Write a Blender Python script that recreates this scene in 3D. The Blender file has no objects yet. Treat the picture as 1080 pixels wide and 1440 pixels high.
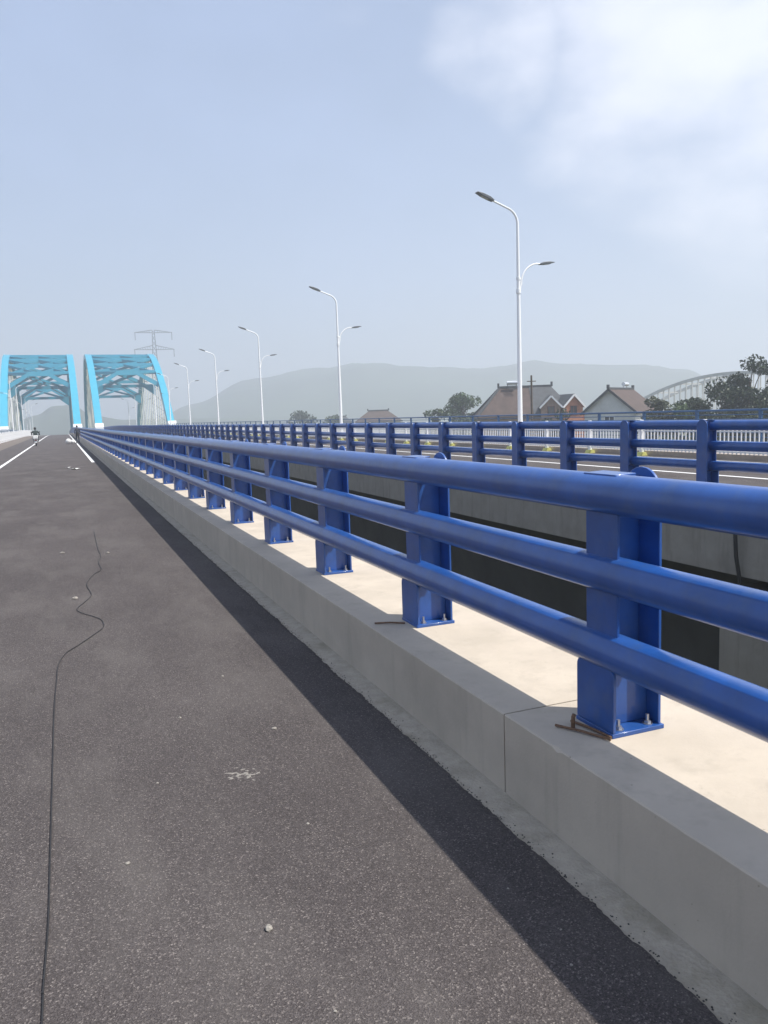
import bpy, math, random
from mathutils import Vector, Matrix
from mathutils import noise as mnoise
R = math.radians
random.seed(7)
scene = bpy.context.scene
COL = scene.collection

# ------------------------------------------------------------------ helpers
class MB:
    """collects solids and links them as one mesh object"""
    def __init__(self):
        self.v = []; self.f = []
    def add(self, vs, fs):
        o = len(self.v)
        self.v += [tuple(p) for p in vs]
        self.f += [tuple(i + o for i in f) for f in fs]
        return self
    def box(self, x0, x1, y0, y1, z0, z1, M=None):
        p = [(x0,y0,z0),(x1,y0,z0),(x1,y1,z0),(x0,y1,z0),(x0,y0,z1),(x1,y0,z1),(x1,y1,z1),(x0,y1,z1)]
        if M is not None: p = [M @ Vector(q) for q in p]
        return self.add(p, [(0,3,2,1),(4,5,6,7),(0,1,5,4),(1,2,6,5),(2,3,7,6),(3,0,4,7)])
    def prism(self, prof, axis, a, b, M=None):
        """closed 2D profile extruded along axis from a to b; prof is (u,w): axis y -> (x,z), x -> (y,z), z -> (x,y)"""
        n = len(prof)
        def P(u, w, t):
            q = {'y': (u, t, w), 'x': (t, u, w), 'z': (u, w, t)}[axis]
            return (M @ Vector(q)) if M is not None else q
        vs = [P(u, w, a) for u, w in prof] + [P(u, w, b) for u, w in prof]
        fs = [tuple(range(n)), tuple(range(2*n-1, n-1, -1))]
        fs += [(i, i+n, (i+1) % n + n, (i+1) % n) for i in range(n)]
        return self.add(vs, fs)
    def tube(self, path, r, n=8, caps=True):
        """round tube along a path; r a number or a list"""
        pts = [Vector(p) for p in path]
        rs = r if isinstance(r, (list, tuple)) else [r] * len(pts)
        vs = []; fs = []
        up = None
        for i, p in enumerate(pts):
            t = (pts[min(i+1, len(pts)-1)] - pts[max(i-1, 0)]).normalized()
            if up is None:
                up = Vector((0,0,1)) if abs(t.z) < .9 else Vector((1,0,0))
            s = t.cross(up).normalized(); up = s.cross(t).normalized()
            for k in range(n):
                a = 2*math.pi*k/n
                vs.append(p + (s*math.cos(a) + up*math.sin(a)) * rs[i])
        for i in range(len(pts)-1):
            for k in range(n):
                fs.append((i*n+k, i*n+(k+1) % n, (i+1)*n+(k+1) % n, (i+1)*n+k))
        if caps:
            fs.append(tuple(range(n-1, -1, -1)))
            fs.append(tuple(range((len(pts)-1)*n, len(pts)*n)))
        return self.add(vs, fs)
    def bar(self, a, b, w, h, upv=(0,0,1)):
        """rectangular bar from a to b, w across, h in the up direction"""
        a = Vector(a); b = Vector(b); t = (b-a).normalized(); u = Vector(upv)
        s = t.cross(u)
        if s.length < 1e-4: s = t.cross(Vector((0,1,0)))
        s.normalize(); u = s.cross(t)
        vs = []
        for p in (a, b):
            for i, j in ((-1,-1),(1,-1),(1,1),(-1,1)):
                vs.append(p + s*(w/2*i) + u*(h/2*j))
        return self.add(vs, [(3,2,1,0),(4,5,6,7),(0,1,5,4),(1,2,6,5),(2,3,7,6),(3,0,4,7)])
    def ball(self, c, r, n=10, sq=(1,1,1), M=None):
        vs = []; fs = []
        m = max(4, n//2)
        for i in range(m+1):
            th = math.pi*i/m
            for k in range(n):
                ph = 2*math.pi*k/n
                q = Vector((c[0]+r*sq[0]*math.sin(th)*math.cos(ph), c[1]+r*sq[1]*math.sin(th)*math.sin(ph), c[2]+r*sq[2]*math.cos(th)))
                vs.append(M @ q if M is not None else q)
        for i in range(m):
            for k in range(n):
                fs.append((i*n+k, (i+1)*n+k, (i+1)*n+(k+1) % n, i*n+(k+1) % n))
        return self.add(vs, fs)
    def build(self, name, m, parent=None, smooth=True, bevel=0, ang=40):
        me = bpy.data.meshes.new(name)
        me.from_pydata(self.v, [], self.f)
        me.validate(); me.update()
        if smooth:
            me.polygons.foreach_set('use_smooth', [True]*len(me.polygons))
            me.set_sharp_from_angle(angle=R(ang))
        o = bpy.data.objects.new(name, me)
        COL.objects.link(o)
        if m is not None: me.materials.append(m)
        if parent is not None: o.parent = parent
        if bevel:
            b = o.modifiers.new('bevel', 'BEVEL'); b.width = bevel; b.segments = 2; b.limit_method = 'ANGLE'
        return o

def tag(o, label=None, cat=None, group=None, kind=None):
    if label: o['label'] = label
    if cat: o['category'] = cat
    if group: o['group'] = group
    if kind: o['kind'] = kind
    return o

def thing(name, label, cat, loc=(0,0,0), rz=0, group=None):
    o = bpy.data.objects.new(name, None); COL.objects.link(o)
    o.empty_display_size = .2
    o.location = loc; o.rotation_euler = (0,0,rz)
    return tag(o, label, cat, group)

def kids(o): return [c for c in COL.objects if c.parent == o]
def copy_tree(o, parent=None):
    c = o.copy(); COL.objects.link(c)
    if parent is not None: c.parent = parent
    for ch in kids(o): copy_tree(ch, c)
    return c

# ------------------------------------------------------------------ materials
def mat(name, col, rough=.6, metal=0., var=.0, vscale=3., bump=0., bscale=40., coat=0., spec=None, dirt=None):
    m = bpy.data.materials.new(name); m.use_nodes = True
    nt = m.node_tree; N = nt.nodes; L = nt.links
    b = N['Principled BSDF']
    b.inputs['Base Color'].default_value = (*col, 1)
    b.inputs['Roughness'].default_value = rough
    b.inputs['Metallic'].default_value = metal
    if coat:
        b.inputs['Coat Weight'].default_value = coat; b.inputs['Coat Roughness'].default_value = .12
    if spec is not None: b.inputs['Specular IOR Level'].default_value = spec
    g = N.new('ShaderNodeNewGeometry')
    if var or dirt:
        t = N.new('ShaderNodeTexNoise'); t.inputs['Scale'].default_value = vscale; t.inputs['Detail'].default_value = 7; t.inputs['Roughness'].default_value = .65
        L.new(g.outputs['Position'], t.inputs['Vector'])
        r = N.new('ShaderNodeValToRGB')
        r.color_ramp.elements[0].position = .3; r.color_ramp.elements[1].position = .7
        r.color_ramp.elements[0].color = (*[c*(1-var) for c in col], 1)
        r.color_ramp.elements[1].color = (*[min(1, c*(1+var)) for c in col], 1)
        L.new(t.outputs['Fac'], r.inputs['Fac'])
        out = r.outputs['Color']
        if dirt:
            t2 = N.new('ShaderNodeTexNoise'); t2.inputs['Scale'].default_value = dirt[1]; t2.inputs['Detail'].default_value = 9; t2.inputs['Roughness'].default_value = .7
            L.new(g.outputs['Position'], t2.inputs['Vector'])
            r2 = N.new('ShaderNodeValToRGB'); r2.color_ramp.elements[0].position = dirt[2]; r2.color_ramp.elements[1].position = dirt[3]
            L.new(t2.outputs['Fac'], r2.inputs['Fac'])
            mx = N.new('ShaderNodeMix'); mx.data_type = 'RGBA'
            mu = N.new('ShaderNodeMath'); mu.operation = 'MULTIPLY'; mu.inputs[1].default_value = dirt[4]
            L.new(r2.outputs['Color'], mu.inputs[0]); L.new(mu.outputs[0], mx.inputs['Factor'])
            L.new(out, mx.inputs[6]); mx.inputs[7].default_value = (*dirt[0], 1)
            out = mx.outputs[2]
        L.new(out, b.inputs['Base Color'])
    if bump:
        t = N.new('ShaderNodeTexNoise'); t.inputs['Scale'].default_value = bscale; t.inputs['Detail'].default_value = 6
        L.new(g.outputs['Position'], t.inputs['Vector'])
        bp = N.new('ShaderNodeBump'); bp.inputs['Strength'].default_value = bump; bp.inputs['Distance'].default_value = .02
        L.new(t.outputs['Fac'], bp.inputs['Height']); L.new(bp.outputs['Normal'], b.inputs['Normal'])
    return m

def asphalt_mat():
    m = bpy.data.materials.new('asphalt'); m.use_nodes = True
    nt = m.node_tree; N = nt.nodes; L = nt.links; b = N['Principled BSDF']
    b.inputs['Roughness'].default_value = .9; b.inputs['Specular IOR Level'].default_value = .2
    g = N.new('ShaderNodeNewGeometry')
    def noise(s, d=4, ro=.6):
        t = N.new('ShaderNodeTexNoise'); t.inputs['Scale'].default_value = s; t.inputs['Detail'].default_value = d; t.inputs['Roughness'].default_value = ro
        L.new(g.outputs['Position'], t.inputs['Vector']); return t
    def ramp(src, els):
        r = N.new('ShaderNodeValToRGB'); cr = r.color_ramp
        while len(cr.elements) < len(els): cr.elements.new(.5)
        for e, (p, c) in zip(cr.elements, els): e.position = p; e.color = (*c, 1) if len(c) == 3 else c
        L.new(src, r.inputs['Fac']); return r
    vo = N.new('ShaderNodeTexVoronoi'); vo.inputs['Scale'].default_value = 185; L.new(g.outputs['Position'], vo.inputs['Vector'])
    hs = N.new('ShaderNodeSeparateColor'); L.new(vo.outputs['Color'], hs.inputs[0])
    stones = ramp(hs.outputs[0], [(0, (.048,.043,.042)), (.55, (.070,.063,.062)), (.9, (.098,.088,.085)), (1, (.19,.172,.160))])
    fine = ramp(noise(260, 3).outputs['Fac'], [(.32, (.62,.62,.62)), (.7, (1.3,1.3,1.3))])
    mul = N.new('ShaderNodeMix'); mul.data_type = 'RGBA'; mul.blend_type = 'MULTIPLY'; mul.inputs['Factor'].default_value = 1
    L.new(stones.outputs[0], mul.inputs[6]); L.new(fine.outputs[0], mul.inputs[7])
    big = ramp(noise(.55, 6, .62).outputs['Fac'], [(.3, (.90,.87,.87)), (.7, (1.26,1.23,1.22))])
    mul2 = N.new('ShaderNodeMix'); mul2.data_type = 'RGBA'; mul2.blend_type = 'MULTIPLY'; mul2.inputs['Factor'].default_value = 1
    L.new(mul.outputs[2], mul2.inputs[6]); L.new(big.outputs[0], mul2.inputs[7])
    # dusty pale scuffs with shapes of their own
    mp = N.new('ShaderNodeMapping'); mp.inputs['Scale'].default_value = (1, .35, 1); L.new(g.outputs['Position'], mp.inputs['Vector'])
    t3 = N.new('ShaderNodeTexNoise'); t3.inputs['Scale'].default_value = 1.3; t3.inputs['Detail'].default_value = 9; t3.inputs['Roughness'].default_value = .72
    L.new(mp.outputs[0], t3.inputs['Vector'])
    du = ramp(t3.outputs['Fac'], [(.47, (0,0,0)), (.72, (.62,.62,.62))])
    mx = N.new('ShaderNodeMix'); mx.data_type = 'RGBA'
    L.new(du.outputs[0], mx.inputs['Factor']); L.new(mul2.outputs[2], mx.inputs[6]); mx.inputs[7].default_value = (.13,.118,.11,1)
    L.new(mx.outputs[2], b.inputs['Base Color'])
    ad = N.new('ShaderNodeMath'); ad.operation = 'ADD'
    L.new(vo.outputs['Distance'], ad.inputs[0]); L.new(noise(180, 3).outputs['Fac'], ad.inputs[1])
    bp = N.new('ShaderNodeBump'); bp.inputs['Strength'].default_value = .55; bp.inputs['Distance'].default_value = .006
    L.new(ad.outputs[0], bp.inputs['Height']); L.new(bp.outputs['Normal'], b.inputs['Normal'])
    return m

def leaf_mat(name, col, var=.45, scale=.7):
    m = mat(name, col, .55, var=var, vscale=scale, spec=.3)
    b = m.node_tree.nodes['Principled BSDF']
    b.inputs['Subsurface Weight'].default_value = 0
    return m

def concrete_mat(name='pale_concrete', k=(.48,.42,.345), dirty=1.):
    m = bpy.data.materials.new(name); m.use_nodes = True
    nt = m.node_tree; N = nt.nodes; L = nt.links; b = N['Principled BSDF']
    b.inputs['Roughness'].default_value = .88; b.inputs['Specular IOR Level'].default_value = .25
    g = N.new('ShaderNodeNewGeometry')
    def noise(s, d=6, ro=.6, sc=None):
        t = N.new('ShaderNodeTexNoise'); t.inputs['Scale'].default_value = s; t.inputs['Detail'].default_value = d; t.inputs['Roughness'].default_value = ro
        src = g.outputs['Position']
        if sc:
            mp = N.new('ShaderNodeMapping'); mp.inputs['Scale'].default_value = sc; L.new(src, mp.inputs['Vector']); src = mp.outputs[0]
        L.new(src, t.inputs['Vector']); return t.outputs['Fac']
    def ramp(src, p0, c0, p1, c1):
        r = N.new('ShaderNodeValToRGB'); e = r.color_ramp.elements
        e[0].position = p0; e[1].position = p1; e[0].color = (*c0, 1); e[1].color = (*c1, 1); L.new(src, r.inputs['Fac']); return r.outputs[0]
    def mix(a, c, f, mode='MIX'):
        n = N.new('ShaderNodeMix'); n.data_type = 'RGBA'; n.blend_type = mode
        if isinstance(f, (int, float)): n.inputs['Factor'].default_value = f
        else: L.new(f, n.inputs['Factor'])
        L.new(a, n.inputs[6])
        if isinstance(c, tuple): n.inputs[7].default_value = (*c, 1)
        else: L.new(c, n.inputs[7])
        return n.outputs[2]
    dk = lambda q, f: tuple(c*f for c in q)
    col = ramp(noise(2.2, 8), .3, tuple(q*.90 for q in k), .7, tuple(q*1.09 for q in k))
    col = mix(col, dk(k,.68), ramp(noise(.8, 10, .72), .5, (0,0,0), .8, (.5*dirty,)*3))          # blotches
    col = mix(col, dk(k,.6), ramp(noise(1., 8, .7, (5., 5., .55)), .52, (0,0,0), .78, (.5*dirty,)*3))  # streaks
    col = mix(col, dk(k,1.15), ramp(noise(9., 6, .7), .62, (0,0,0), .75, (.35,)*3))            # pale scuffs
    vo = N.new('ShaderNodeTexVoronoi'); vo.inputs['Scale'].default_value = 34; L.new(g.outputs['Position'], vo.inputs['Vector'])
    hs = N.new('ShaderNodeSeparateColor'); L.new(vo.outputs['Color'], hs.inputs[0])
    gt = N.new('ShaderNodeMath'); gt.operation = 'GREATER_THAN'; gt.inputs[1].default_value = .92; L.new(hs.outputs[0], gt.inputs[0])
    lt = N.new('ShaderNodeMath'); lt.operation = 'LESS_THAN'; lt.inputs[1].default_value = .10; L.new(vo.outputs['Distance'], lt.inputs[0])
    pit = N.new('ShaderNodeMath'); pit.operation = 'MULTIPLY'; L.new(gt.outputs[0], pit.inputs[0]); L.new(lt.outputs[0], pit.inputs[1])
    col = mix(col, dk(k,.4), pit.outputs[0])
    L.new(col, b.inputs['Base Color'])
    sb = N.new('ShaderNodeMath'); sb.operation = 'SUBTRACT'; L.new(noise(70, 5, .65), sb.inputs[0]); L.new(pit.outputs[0], sb.inputs[1])
    bp = N.new('ShaderNodeBump'); bp.inputs['Strength'].default_value = .18; bp.inputs['Distance'].default_value = .01
    L.new(sb.outputs[0], bp.inputs['Height']); L.new(bp.outputs['Normal'], b.inputs['Normal'])
    return m

M = {}
M['asphalt'] = asphalt_mat()
M['concrete'] = concrete_mat()
M['gutter'] = mat('gutter_concrete', (.37,.33,.27), .9, var=.15, vscale=14, bump=.5, bscale=60, dirt=((.20,.18,.12), 3.2, .5, .75, .7))
M['fascia'] = concrete_mat('fascia_concrete', (.285,.265,.235), 1.7)
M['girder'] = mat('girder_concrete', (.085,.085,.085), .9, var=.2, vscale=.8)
M['blue'] = mat('blue_paint', (.014,.076,.29), .38, var=.2, vscale=5, coat=.45, bump=.02, bscale=120, dirt=((.075,.115,.20), 7, .50, .74, .42))
M['bluefence'] = mat('fence_blue', (.03,.085,.19), .4, var=.1, vscale=4)
M['white'] = mat('white_paint', (.80,.80,.80), .4, var=.03, vscale=3)
M['polewhite'] = mat('pole_white', (.82,.83,.84), .35, var=.02, vscale=3, coat=.2)
M['marking'] = mat('road_marking', (.74,.74,.72), .7, var=.1, vscale=20, dirt=((.30,.29,.28), 8, .52, .75, .6))
M['sidewalk'] = mat('sidewalk_paving', (.33,.29,.25), .9, var=.12, vscale=3)
M['dusty'] = mat('dusty_asphalt', (.13,.105,.085), .9, var=.18, vscale=.5)
M['yellow'] = mat('yellow_green_rubber', (.62,.60,.18), .6)
M['lampgrey'] = mat('lamp_head_grey', (.10,.11,.12), .45)
M['lens'] = mat('lamp_lens', (.35,.36,.36), .2)
M['steel'] = mat('bolt_steel', (.42,.43,.46), .35, metal=.9)
M['rust'] = mat('rusty_bar', (.15,.085,.05), .8, var=.4, vscale=60)
M['cable'] = mat('black_cable', (.022,.021,.021), .6)
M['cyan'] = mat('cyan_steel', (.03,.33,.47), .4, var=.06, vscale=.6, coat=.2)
M['cyan_shaded'] = mat('cyan_steel_shaded', (.014,.24,.35), .45, var=.06, vscale=.6)  # same cyan steel, darkened so the members' shade sits in the colour
M['cream'] = mat('hanger_cream', (.80,.80,.68), .4)
M['block'] = mat('white_block_paint', (.78,.79,.78), .6, var=.05, vscale=1)
M['lattice'] = mat('galvanised_lattice', (.16,.17,.18), .5, metal=.3)
M['oldsteel'] = mat('old_grey_steel', (.50,.50,.48), .6, var=.12, vscale=.5)
M['tile_grey'] = mat('grey_roof_tile', (.055,.06,.065), .8, var=.3, vscale=1.2, bump=.5, bscale=6)
M['tile_brown'] = mat('brown_roof_tile', (.066,.043,.035), .8, var=.3, vscale=1.0, bump=.5, bscale=6)
M['plaster'] = mat('white_plaster', (.58,.58,.56), .85, var=.12, vscale=.8)
M['brick'] = mat('orange_brick', (.42,.17,.095), .85, var=.25, vscale=2.5)
M['tanwall'] = mat('tan_render', (.30,.20,.15), .85, var=.2, vscale=1.5)
M['glass'] = mat('window_glass', (.03,.035,.04), .08, spec=.8)
M['redframe'] = mat('dark_red_frame', (.16,.035,.03), .5)
M['silver'] = mat('silver_tank', (.72,.74,.76), .25, metal=.5)
M['bark'] = mat('bark', (.09,.065,.045), .9, var=.3, vscale=3)
M['leaf'] = leaf_mat('leaf_dark', (.026,.044,.020))
M['leaf2'] = leaf_mat('leaf_mid', (.050,.080,.030))
M['leaf3'] = leaf_mat('leaf_olive', (.060,.070,.032))
M['ground'] = mat('field_ground', (.085,.095,.045), .95, var=.5, vscale=.02)
M['hill'] = mat('wooded_hill', (.040,.060,.034), .95, var=.45, vscale=.012, bump=.6, bscale=.05)
M['skin'] = mat('skin', (.42,.25,.18), .55)
M['hair'] = mat('black_hair', (.01,.009,.008), .5)
M['navy'] = mat('navy_cloth', (.022,.028,.045), .85, var=.2, vscale=20)
M['blackcloth'] = mat('black_cloth', (.012,.013,.015), .85, var=.2, vscale=20)
M['jacket'] = mat('dark_green_jacket', (.018,.030,.028), .8, var=.2, vscale=15)
M['rubber'] = mat('tyre_rubber', (.014,.014,.014), .8)
M['redplastic'] = mat('red_bodywork', (.30,.018,.015), .3, coat=.4)
M['whiteplastic'] = mat('white_bodywork', (.72,.72,.70), .35, coat=.3)
M['stone'] = mat('pale_stone', (.27,.25,.22), .9, var=.2, vscale=40)
M['paper'] = mat('white_paper', (.78,.78,.75), .8)
M['sack'] = mat('white_woven_sack', (.70,.70,.68), .8, var=.1, vscale=15, bump=.3, bscale=20)
M['crumb'] = mat('asphalt_crumb', (.045,.042,.040), .9, var=.4, vscale=60)

# ------------------------------------------------------------------ bridge profile
def zo(y):                                     # the deck crests and falls beyond 150 m
    return 0. if y < 150 else -1.0e-4*(y-150)**2
def stations(y0, y1, step=6.):
    ys = [y0]
    y = max(y0, 150.)
    if y0 < 150: ys.append(150.)
    while y + step < y1:
        y += step; ys.append(y)
    ys.append(y1)
    return sorted(set(ys))
def ribbon(name, prof, y0, y1, m, step=6., bevel=0, fine=None):
    """closed (x,z) profile carried along the deck"""
    ys = stations(y0, y1, step) if fine is None else fine
    n = len(prof); mb = MB()
    vs = [(x, y, z+zo(y)) for y in ys for x, z in prof]
    fs = [tuple(range(n)), tuple(range(len(vs)-1, len(vs)-n-1, -1))]
    for i in range(len(ys)-1):
        for k in range(n):
            fs.append((i*n+k, (i+1)*n+k, (i+1)*n+(k+1) % n, i*n+(k+1) % n))
    mb.add(vs, fs)
    return mb.build(name, m, smooth=False, bevel=bevel)
def structure(o): return tag(o, kind='structure')
def rect(x0, x1, z0, z1): return [(x0,z0),(x1,z0),(x1,z1),(x0,z1)]

Y0, YE = -14., 330.
XN = 2.185            # centre of near railing posts
XF = 10.025           # centre of far railing posts
MID = (XN+XF)/2
KT = .366             # kerb top

# near road, asphalt edge ragged
mb = MB()
ys = [Y0] + [-1 + .02*i for i in range(900)] + [17 + .05*i for i in range(460)] + [40 + 2*i for i in range(56)] + stations(150, YE)
ys = sorted(set(round(y, 3) for y in ys))
random.seed(3)
vs = []; fs = []
w = 0
for y in ys:
    w = .85*w + random.uniform(-.0035, .0035)
    e = 1.632 + w + random.uniform(-.005, .005)
    vs += [(-7.0, y, zo(y)), (e-.03, y, zo(y)), (e, y, zo(y)-.006), (e, y, zo(y)-.03)]
for i in range(len(ys)-1):
    for k in range(3):
        fs.append((i*4+k, i*4+k+1, i*4+k+5, i*4+k+4))
mb.add(vs, fs)
structure(mb.build('road', M['asphalt'], smooth=False))
structure(ribbon('gutter', rect(1.55, 1.80, -.2, -.016), Y0, YE, M['gutter']))
# loose crumbs of asphalt along the ragged edge
mb = MB()
for i in range(1500):
    y = -1 + 22*random.random()**1.6
    x = 1.632 + random.gauss(.012, .022); s = random.uniform(.0014, .0042)
    z = -.016 if x > 1.64 else 0
    mb.ball((x, y, z + s*.4), s, 5, (1, random.uniform(.7,1.3), .7))
tag(mb.build('gravel', M['crumb'], smooth=False), kind='stuff')

# near kerb: long blocks with open joints
def kerb(name, front, back, sgn, y_first, pitch):
    mb = MB()
    y = y_first
    edges = []
    while y > Y0: y -= pitch
    while y < YE:
        edges.append(y); y += pitch
    for a in edges:
        b = a + pitch
        sub = [a+.005] + ([a + (b-a)*t for t in (.25,.5,.75)] if b > 150 else []) + [b-.005]
        if -4 < b and a < 26:
            sub = [a+.005 + (b-a-.01)*t/260 for t in range(261)]
        def prof_at(yy):
            e = mnoise.noise(Vector((yy*9, front, 1.3)))*.5 + mnoise.noise(Vector((yy*31, front, 7.)))*.5
            q = mnoise.noise(Vector((yy*14, front, 21.)))
            c = .005 + .003*e + (max(0, q-.52)*.06)
            p = [(front, -.25), (front, KT-c), (front+sgn*c*.9, KT), (back-sgn*.004, KT), (back, KT-.004), (back, -.25)]
            return p if sgn > 0 else p[::-1]
        prof = prof_at(a)
        n = len(prof)
        vs = [(x, yy, z+zo(yy)) for yy in sub for x, z in prof_at(yy)]
        f2 = [tuple(range(n)), tuple(range(len(vs)-1, len(vs)-n-1, -1))]
        for i in range(len(sub)-1):
            for k in range(n):
                f2.append((i*n+k, (i+1)*n+k, (i+1)*n+(k+1) % n, i*n+(k+1) % n))
        mb.add(vs, f2)
    # the core seen inside the joints
    return structure(mb.build(name, M['concrete'], smooth=False))
kerb('kerb', XN-.395, XN+.465, 1, 3.105, 10.)
kerb('kerb', XF+.395, XF-.465, -1, 5.2, 10.)
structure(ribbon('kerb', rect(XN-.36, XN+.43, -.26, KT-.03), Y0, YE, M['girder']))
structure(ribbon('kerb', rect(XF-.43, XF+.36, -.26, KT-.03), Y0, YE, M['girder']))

# decks and girders
structure(ribbon('bridge_deck', [(-10.4,-.25),(-10.4,-.95),(-9.,-1.2),(.3,-1.2),(2.65,-.95),(2.65,-.25),(1.55,-.25),(1.5,-.05),(-7.02,-.05),(-7.05,-.25)], Y0, YE, M['fascia']))
structure(ribbon('bridge_deck', [(22.7,-.25),(22.7,-.95),(21.,-1.2),(11.5,-1.2),(9.575,-.92),(9.575,-.252),(10.44,-.252),(10.46,-.05),(19.2,-.05),(19.25,-.25)], Y0, YE, M['fascia']))
for xs in ((-8.5, .2), (11.6, 20.8)):
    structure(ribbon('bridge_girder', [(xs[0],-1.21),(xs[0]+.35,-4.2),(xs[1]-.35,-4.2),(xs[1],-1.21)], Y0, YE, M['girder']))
# right carriageway
structure(ribbon('road', rect(10.43, 19.24, -.05, 0.), Y0, YE, M['asphalt']))
# sidewalks with their own kerb
structure(ribbon('sidewalk', rect(19.24, 22.7, -.24, .16), Y0, YE, M['sidewalk']))
structure(ribbon('sidewalk', rect(-10.4, -7.0, -.24, .16), Y0, YE, M['sidewalk']))
# dusty band beside the left sidewalk
structure(ribbon('road_dust', rect(-6.99, -4.6, .0, .003), 30, YE, M['dusty']))

# painted lines
def line(x, y0, y1, wd=.15):
    ys = stations(y0, y1)
    mb = MB()
    vs = []; fs = []
    for y in ys: vs += [(x-wd/2, y, zo(y)+.0045), (x+wd/2, y, zo(y)+.0045)]
    for i in range(len(ys)-1): fs.append((i*2, i*2+1, i*2+3, i*2+2))
    mb.add(vs, fs)
    structure(mb.build('lane_marking', M['marking'], smooth=False))
line(-2.72, 22., 320.); line(1.25, 40.2, 320.)
line(14.8, 2., 320.); line(11.0, 40., 320.); line(18.6, 2., 320., .12)

# ------------------------------------------------------------------ blue guard railings
PW = .235; PD = .255
RZ = (1.394, 1.051, .716); RR = (.085, .081, .083)
def round_plate(mb, x0, x1, z0, z1, w=PW, rad=.10, M_=None):
    """upright plate across the road axis with rounded upper corners"""
    prof = [(-w/2, z0), (w/2, z0)]
    for k in range(7):
        a = math.pi/2*k/6; prof.append((w/2-rad+rad*math.cos(a), z1-rad+rad*math.sin(a)))
    for k in range(7):
        a = math.pi/2 + math.pi/2*k/6; prof.append((-w/2+rad+rad*math.cos(a), z1-rad+rad*math.sin(a)))
    mb.prism(prof, 'x', x0, x1, M_)
def post_mb():
    mb = MB()
    b = KT + .02
    round_plate(mb, -PD/2-.004, -PD/2+.012, b, .668, w=PW+.02, rad=.045)                       # lower front plate
    mb.prism([(-PW/2+.006, .672), (PW/2-.018, .672), (PW/2-.018, 1.468), (-PW/2+.006, 1.468)], 'x', -PD/2+.028, -PD/2+.042)
    round_plate(mb, PD/2-.014, PD/2, b, 1.496, rad=.115)                      # rear plate
    mb.box(-PD/2+.0425, PD/2-.0145, .012, .024, .64, 1.46)
    mb.box(-PD/2+.0125, PD/2-.0145, -.042, -.030, b, .655)                      # web
    # sloping cap over the front half
    mb.prism([(-PD/2+.022, 1.470), (.0, 1.473), (.0, 1.482), (-PD/2+.022, 1.479)], 'y', -PW/2+.01, PW/2-.01)
    # saddle plates behind each tube
    for z, r in zip(RZ, RR):
        mb.box(-PD/2+.043, -.0, -PW/2+.05, PW/2-.05, z-r-.014, z-r-.002)
    return mb
def base_mb():
    return MB().box(-PD/2-.008, PD/2+.008, -PW/2-.012, PW/2+.012, KT, KT+.019)
def bolt_mb(x, y):
    mb = MB()
    mb.tube([(x,y,KT+.019),(x,y,KT+.062)], .008, 8)
    mb.prism([(x+.016*math.cos(k*math.pi/3), y+.016*math.sin(k*math.pi/3)) for k in range(6)], 'z', KT+.019, KT+.034)
    mb.tube([(x,y,KT+.0192),(x,y,KT+.0225)], .023, 12)
    return mb

NPOST = 136
def guard_rail(xc, flip, yfirst, kstart, bolted, label):
    root = thing('guard_railing', label, 'railing', (xc, 0, 0))
    sg = -1 if flip else 1
    ys = stations(Y0+1, 272)
    for z, r in zip(RZ, RR):
        MB().tube([(sg*-.075, y, z+zo(y)) for y in ys], r, 28).build('rail', M['blue'], root)
    first = None
    rest = MB()
    for i in range(NPOST):
        y = yfirst + 2.0*(i+kstart)
        if i < 100:
            if first is None:
                p = post_mb().build('post', M['blue'], root, ang=30, bevel=.0025)
                bp = base_mb().build('base_plate', M['blue'], p, bevel=.002)
                first = (p, bp)
                bolts = [bolt_mb(bx, by) for bx in (-.075, .078) for by in (-.09, .09)]
                bobj = None
            else:
                p = first[0].copy(); COL.objects.link(p); p.parent = root
                bp = first[1].copy(); COL.objects.link(bp); bp.parent = p
            if i - 2 < bolted:
                if bobj is None:
                    bobj = [b.build('bolt', M['steel'], p) for b in bolts]
                else:
                    for q in bobj:
                        c = q.copy(); COL.objects.link(c); c.parent = p
            p.location = (0, y, zo(y)); p.rotation_euler = (0, 0, math.pi if flip else 0)
        else:
            T = Matrix.Translation((0, y, zo(y))) @ Matrix.Rotation(math.pi if flip else 0, 4, 'Z')
            q = post_mb(); b2 = base_mb()
            for s in (q, b2): rest.add([T @ Vector(v) for v in s.v], s.f)
    tag(rest.build('post', M['blue'], root, smooth=False), kind='stuff')
    return root
guard_rail(XN, False, 2.782, -2, 14, 'blue steel guard railing with three thick tubes on the pale kerb nearest the camera')
guard_rail(XF, True, 10.47, -5, 12, 'blue steel guard railing across the gap, on the kerb of the other carriageway')

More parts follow.
